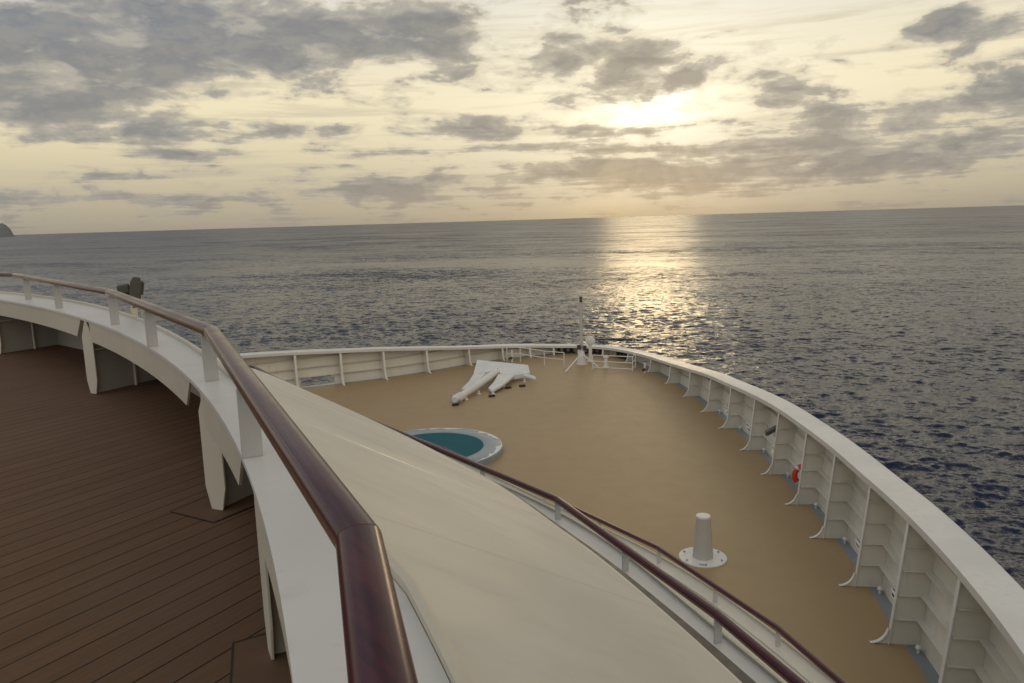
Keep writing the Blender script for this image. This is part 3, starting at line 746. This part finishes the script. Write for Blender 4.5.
mb = MB(); mb.box((mx-.12,my-.1,FD+.78), .16,.14,.2); mb.box((mx+.14,my-.12,FD+.74), .14,.1,.22); obj('junction_box', mb, M['dark'], ms, bevel=.01)
mb = MB(); mb.tube([(mx-.18,my,FD+.85),(mx-1.0,my+.5,FD+1.35)], .012, 6); obj('stay', mb, M['steel'], ms)
hx, hy = 3.50, 33.6
hn = thing('fog_horn', 'round pale drum-shaped horn on a stubby white pedestal beside the bow mast', 'horn', (hx, hy, FD))
mb = MB(); mb.lathe((hx,hy,FD), [(.16,0),(.16,.03),(.08,.05),(.07,.75),(0,.76)], 14); obj('pedestal', mb, M['white'], hn)
mb = MB(); mb.tube([(hx,hy-.12,FD+.95),(hx,hy-.09,FD+.95),(hx,hy+.06,FD+.95),(hx,hy+.12,FD+.95)], [.17,.21,.21,.14], 24); obj('drum', mb, M['anchor'], hn, smooth_angle=40)
ux, uy = 4.02, 32.2
mv = thing('mushroom_vent', 'little white mushroom-topped vent beside the starboard guard rail near the bow tip', 'vent', (ux, uy, FD))
mb = MB(); mb.lathe((ux,uy,FD), [(.13,0),(.13,.03),(.10,.05),(.07,.42),(0,.43)], 16); obj('stem', mb, M['white'], mv, smooth_angle=40)
mb = MB(); mb.lathe((ux,uy,FD), [(.07,.41),(.11,.40),(.125,.44),(.10,.50),(0,.52)], 20); obj('hood', mb, M['white'], mv, smooth_angle=40)
def guard(label, pts, zs):
    g = thing('guard_rail', label, 'railing', (pts[0][0], pts[0][1], FD), 'pipe guard rails at the bow')
    for x, y in pts:
        mb = MB(); mb.tube([(x,y,FD),(x,y,FD+zs[0])], .021, 8); obj('post', mb, M['white'], g, smooth_angle=50)
    for z in zs:
        mb = MB(); mb.tube([(x, y, FD+z) for x, y in pts], .019, 8); obj('rail', mb, M['white'], g, smooth_angle=50)
guard('thin white pipe guard rail behind the spare anchor, port of the bow mast', [(-.25,34.2),(.36,34.0),(1.40,32.85),(2.23,32.3)], (.66,.36))
guard('thin white pipe guard rail with three bars just starboard of the bow mast', [(3.40,31.75),(4.99,31.06),(5.25,31.9)], (.62,.36,.10))
def hydrant(x, y, label, h):
    t = thing('fire_hydrant', label, 'hydrant', (x, y, FD), 'fire hydrants against the bulwark')
    mb = MB(); mb.tube([(x,y,FD),(x,y,FD+h)], .045, 10); obj('riser', mb, M['white'], t, smooth_angle=50)
    mb = MB(); mb.tube([(x-.02,y-.02,FD+h*.35),(x-.10,y-.16,FD+h*.35)], .06, 10); mb.lathe((x,y,FD+h), [(.09,0),(.09,.02),(0,.03)], 12); obj('valve', mb, M['dark'], t, smooth_angle=50)
hydrant(-.02, 33.9, 'white hydrant riser with dark valve at the end of the port guard rail', .62)
hydrant(5.42, 30.6, 'white hydrant riser with dark valve by the starboard bulwark near the bow', .5)
def fairlead(s, label):
    c, n, d = at_s(s); q = c[:2]-n*.30; a = math.atan2(d[1], d[0])
    t = thing('fairlead', label, 'fairlead', (q[0], q[1], FD), 'black fairleads at the stem')
    mb = MB(); mb.box((q[0], q[1], FD+.03), .9, .26, .06, a); obj('base', mb, M['black'], t, bevel=.01)
    for k in (-.3, 0, .3):
        mb = MB(); mb.lathe((q[0]+d[0]*k, q[1]+d[1]*k, FD+.06), [(.10,0),(.07,.03),(.07,.14),(.10,.17),(0,.18)], 14); obj('roller', mb, M['black'], t, smooth_angle=40)
fairlead((Ls[9]+Ls[10])/2, 'low black roller fairlead under the bulwark cap, left of the bow mast')
fairlead((Ls[10]+Ls[11])/2, 'low black roller fairlead under the bulwark cap, directly behind the bow mast')
fairlead((Ls[11]+Ls[12])/2, 'low black roller fairlead under the bulwark cap, right of the bow mast')

# searchlight on the outer side of the upper shelf
sx, sy = -3.98, 7.98
sl = thing('searchlight', 'dark olive searchlight on a short pale post just beyond the upper handrail', 'searchlight', (sx, sy, -1.3))
mb = MB(); mb.box((sx+.01,sy,-1.03), .06,.05,.54,.5); obj('post', mb, M['fascia'], sl, bevel=.008)
mb = MB(); mb.tube([(sx+.06,sy+.05,-1.3),(sx+.06,sy+.05,-.80)], .012, 8); obj('cable_pipe', mb, M['post'], sl)
tl = Matrix.Rotation(R(10), 3, 'Y')
mb = MB(); mb.box((sx+.045,sy,-.62), .115,.15,.22,.45,tl); mb.box((sx+.065,sy,-.505), .08,.11,.05,.45,tl); mb.box((sx+.105,sy+.03,-.60), .03,.10,.14,.45,tl); obj('lamp_housing', mb, M['olive'], sl, bevel=.02)
mb = MB(); mb.box((sx-.062,sy-.03,-.60), .12,.10,.10,.45,Matrix.Rotation(R(-6),3,'Y')); obj('visor', mb, M['olive'], sl, bevel=.02)
mb = MB(); mb.tube([(sx+.0,sy-.02,-.70),(sx-.06,sy-.05,-.67)], [.055,.045], 12); mb.tube([(sx+.02,sy,-.80),(sx+.02,sy,-.70)], [.03,.045], 10); obj('motor', mb, M['black'], sl, smooth_angle=40)

# ------------------------------------------------------------------ sky and sun
SUN_AZ, SUN_EL = 10.4, 7.0
def build_world():
    w = bpy.data.worlds.new('World'); scene.world = w; w.use_nodes = True
    t = NT(w.node_tree); bg = w.node_tree.nodes['Background']
    sky = t.node('ShaderNodeTexSky', sky_type='NISHITA', sun_disc=False, sun_elevation=R(SUN_EL), sun_rotation=R(SUN_AZ))
    sky.air_density = 1.4; sky.dust_density = 1.0
    d = t.vm('NORMALIZE', t.node('ShaderNodeTexCoord').outputs['Generated']); x, y, z = t.sep(d)
    el = t.m('MULTIPLY', t.m('ARCSINE', z), 57.2958); az = t.m('MULTIPLY', t.m('ARCTAN2', x, y), 57.2958)
    def blob(a, e, sa, se, amp, rot=0.):
        da = t.m('SUBTRACT', az, a); de = t.m('SUBTRACT', el, e)
        if rot:
            c, s = math.cos(R(rot)), math.sin(R(rot))
            da, de = t.m('ADD', t.m('MULTIPLY', da, c), t.m('MULTIPLY', de, s)), t.m('SUBTRACT', t.m('MULTIPLY', de, c), t.m('MULTIPLY', da, s))
        da = t.m('MULTIPLY', da, 1/sa); de = t.m('MULTIPLY', de, 1/se)
        r2 = t.m('ADD', t.m('MULTIPLY', da, da), t.m('MULTIPLY', de, de))
        return t.m('MULTIPLY', t.m('EXPONENT', t.m('MULTIPLY', r2, -1.0)), amp)
    def total(bl):
        o = None
        for b in bl: v = blob(*b); o = v if o is None else t.m('ADD', o, v)
        return o
    sd = (math.sin(R(SUN_AZ))*math.cos(R(SUN_EL)), math.cos(R(SUN_AZ))*math.cos(R(SUN_EL)), math.sin(R(SUN_EL)))
    cs = t.vm('DOT_PRODUCT', d, sd); ang = t.m('MULTIPLY', t.m('ARCCOSINE', t.m('MINIMUM', cs, .999999)), 57.2958)
    # clear-sky light behind the clouds
    zc = t.m('MAXIMUM', z, .0)
    near = t.m('EXPONENT', t.m('MULTIPLY', ang, -1/11.)); core = t.m('ADD', blob(10.6, 7.3, 3.4, .95, 1.0, 4), blob(11.5, 9.0, 1.6, .7, .5)); mid = t.m('EXPONENT', t.m('MULTIPLY', t.m('MULTIPLY', ang, ang), -1/70.))
    base = t.mix(t.ramp(el, 0, 9), (.57,.50,.335), (.90,.79,.53))
    base = t.mix(t.ramp(el, 8, 17), base, (.72,.70,.63))
    azr = t.ramp(az, -16, 6); base = t.mix(t.ramp(el, 15, 24), base, t.mix(azr, (.15,.16,.195), (.70,.62,.47))); base = t.mix(t.ramp(el, 32, 60), base, ZEN)
    base = t.mix(t.m('MULTIPLY', t.ramp(el, 10, 13.5), t.ramp(az, -12, -24)), base, (.60,.64,.67))
    base = t.mix(t.m('MULTIPLY', near, .75), base, (1.05,1.0,.82))
    base = t.mix(t.m('MULTIPLY', t.ramp(ang, 42, 80), t.ramp(el, 40, 10)), base, (.36,.345,.32))
    # cloud sheet, projected on a flat layer above the sea
    inv = t.m('DIVIDE', 1.0, t.m('ADD', zc, .055))
    pc = t.comb(t.m('MULTIPLY', x, inv), t.m('MULTIPLY', t.m('MULTIPLY', y, inv), 1.0), 0.0)
    pa = t.comb(t.m('MULTIPLY', az, .105), t.m('MULTIPLY', el, .25), 3.0)
    n1 = t.noise(pc, 1.15, 5, .60, .25); n2 = t.noise(pa, 2.1, 6, .55, .35); n3 = t.noise(pa, 4.6, 5, .6, .3)
    cov = total([(-30,10.5,10,3.2,.50),(-17,12,10,2.6,.42),(-7,13.6,5,1.8,.36),(-4.8,12.4,2.2,2.0,.25),(-30,7.4,6,1.0,.28),(-25,5.8,9,.5,.12),(-20,8.4,3.5,.9,.12),
                 (9.3,10.4,2.6,1.9,.52),(4.5,11.1,3.0,1.5,.45),(12.5,9.5,3.5,.7,.25,15),(18,9.0,4.0,1.0,.25),(17,7.5,4,.6,.2),
                 (28.3,11.2,2.6,.9,.50,20),(32,10.6,3,.7,.35),(6.5,6.2,2.6,.8,.35),(-3,6.9,4,.7,.3),(-12,6.6,6,.6,.25),(-9,5.0,3,.35,.3),(0,5.2,3,.35,.2),(-21,5.0,3,.35,.28),
                 (30,5.6,8,1.7,.34),(20,5.2,8,1.5,.28),(24,3.2,13,1.1,.30),(12,2.4,12,.9,.26),(-20,2.4,28,.9,.26),(3,3.4,9,.6,.16),(-24,21,26,5,.22),
                 (-18,9.6,5,.5,-.22),(-12,8.1,12,.7,-.25),(-24,4.0,10,.6,-.16),(20,13,7,1.8,-.40),(30,13.6,5,1.2,-.2),(10.5,7.2,4.5,.8,-.30),(-32,13.8,3.5,.5,-.3),(1.5,13.5,2,2,-.25),(24,7.8,3.4,.9,-.2)])
    strat = t.noise(t.comb(t.m('MULTIPLY', az, .045), t.m('MULTIPLY', el, .75), 7.0), 1.6, 5, .6, .5)
    base = t.mix(t.m('MULTIPLY', t.ramp(strat, .46, .70), .65), base, t.mix(near, (.56,.50,.38), (.80,.70,.46)))
    cov = t.m('ADD', cov, t.m('MULTIPLY', t.m('MULTIPLY', t.m('SUBTRACT', strat, .5), t.ramp(el, 9, 4)), 1.1))
    den = t.m('ADD', t.m('ADD', t.m('MULTIPLY', t.m('SUBTRACT', n1, .5), .7), t.m('MULTIPLY', t.m('SUBTRACT', n2, .5), 1.5)), t.m('ADD', t.m('MULTIPLY', t.m('SUBTRACT', n3, .5), .55), t.m('ADD', t.m('MULTIPLY', cov, 1.0), .60)))
    dcl = t.ramp(den, .545, .83); thick = t.ramp(den, .69, 1.02)
    tex = t.m('ADD', t.m('MULTIPLY', n2, .55), t.m('MULTIPLY', n3, .45))
    ccol = t.mix(near, (.43,.405,.355), (.48,.435,.34))
    cdark = t.mix(near, (.20,.21,.232), (.27,.245,.20))
    ccol = t.mix(t.m('MULTIPLY', t.ramp(t.m('ADD', den, t.m('MULTIPLY', t.m('SUBTRACT', tex, .5), .9)), .72, 1.12), 1.0), ccol, cdark)
    ccol = t.mix(t.m('MULTIPLY', t.ramp(n3, .38, .62), .26), ccol, t.mix(near, (.46,.415,.34), (.62,.55,.40)))
    rim = t.m('MULTIPLY', t.m('MULTIPLY', t.ramp(den, .60, .68), t.ramp(den, .80, .70)), .45); ccol = t.mix(rim, ccol, t.mix(near, (.66,.58,.42), (1.05,.93,.66)))
    ccol = t.mix(t.ramp(el, 15, 22), ccol, t.mix(azr, (.165,.165,.18), (.50,.45,.37))); ccol = t.mix(t.ramp(el, 32, 60), ccol, (.25,.26,.285))
    col = t.mix(t.m('MULTIPLY', dcl, .92), base, ccol)
    # glow of the veiled sun, dimmed by cloud
    tr = t.m('SUBTRACT', 1.0, t.m('MULTIPLY', thick, .85))
    hot = t.m('MULTIPLY', t.m('ADD', t.m('MULTIPLY', t.m('MULTIPLY', core, t.ramp(t.m('ADD', t.m('MULTIPLY', n3, .6), t.m('MULTIPLY', strat, .4)), .58, .40, .02, 1.15)), CORE), t.m('MULTIPLY', mid, MIDG)), tr)
    glow = t.node('ShaderNodeVectorMath', operation='SCALE'); glow.inputs[0].default_value = (1.0,.92,.70); t.put(glow.inputs['Scale'], hot)
    col = t.vm('ADD', col, glow.outputs[0])
    # murk low over the horizon
    hz = t.mix(t.m('EXPONENT', t.m('MULTIPLY', t.m('ABSOLUTE', t.m('SUBTRACT', az, 8.)), -1/12.)), (.31,.282,.235), (.51,.43,.26))
    col = t.mix(t.m('MULTIPLY', t.m('EXPONENT', t.m('MULTIPLY', t.m('MAXIMUM', el, 0.), -1/2.5)), .86), col, hz)
    phi = t.m('ARCTAN2', t.m('SUBTRACT', az, SUN_AZ), t.m('SUBTRACT', SUN_EL+.3, el))
    ray = t.noise(t.comb(phi, 0., 2.), 3.2, 1, .5); rmask = t.m('MULTIPLY', t.m('MULTIPLY', t.ramp(el, 6.0, 3.2), t.ramp(ang, 15, 5)), t.ramp(el, -.1, .6))
    col = t.mix(t.m('MULTIPLY', t.m('MULTIPLY', t.ramp(ray, .45, .68), rmask), .15), col, (.85,.70,.42))
    sc = t.node('ShaderNodeVectorMath', operation='SCALE'); t.put(sc.inputs[0], col); t.put(sc.inputs['Scale'], t.ramp(y, -.15, -.7, 10.0, 17.5))
    fin = t.mix(.98, sky.outputs[0], sc.outputs[0])
    t.put(bg.inputs['Color'], fin); bg.inputs['Strength'].default_value = .1
    w.cycles.sampling_method = 'MANUAL'; w.cycles.sample_map_resolution = 1024
ZEN = (.195,.205,.228); CORE = .95; MIDG = .14
build_world()
sun = bpy.data.lights.new('sun', 'SUN'); sun.energy = .06; sun.angle = R(7); sun.color = (1.0,.74,.40)
so = bpy.data.objects.new('sun', sun); COL.objects.link(so); so.location = (0,0,60)
sv = Vector((math.sin(R(SUN_AZ))*math.cos(R(SUN_EL)), math.cos(R(SUN_AZ))*math.cos(R(SUN_EL)), math.sin(R(SUN_EL))))
so.rotation_euler = sv.to_track_quat('Z', 'Y').to_euler()

# ------------------------------------------------------------------ camera
scene.cycles.max_bounces = 6; scene.cycles.diffuse_bounces = 3; scene.cycles.glossy_bounces = 3
cam = bpy.data.cameras.new('camera'); co_ = bpy.data.objects.new('camera', cam); COL.objects.link(co_); scene.camera = co_
cam.sensor_width = 36.0; cam.lens = 36.0*F/1024; cam.clip_start = .05; cam.clip_end = 80000
roll = R(1.68); pt = math.atan((341.5-219.5)/F*math.cos(roll)); c_, s_ = math.cos(roll), math.sin(roll)
Rl = Vector((1,0,0)); Ul = Vector((0, math.sin(pt), math.cos(pt))); Fw = Vector((0, math.cos(pt), -math.sin(pt)))
Rx = Rl*c_-Ul*s_; Ux = Rl*s_+Ul*c_
mt = Matrix((Rx, Ux, -Fw)).transposed().to_4x4(); mt.translation = (0,0,E); co_.matrix_world = mt
scene.view_settings.view_transform = 'Standard'; scene.view_settings.look = 'None'; scene.view_settings.gamma = 1.0; scene.view_settings.exposure = 0.0
scene.view_settings.use_curve_mapping = False
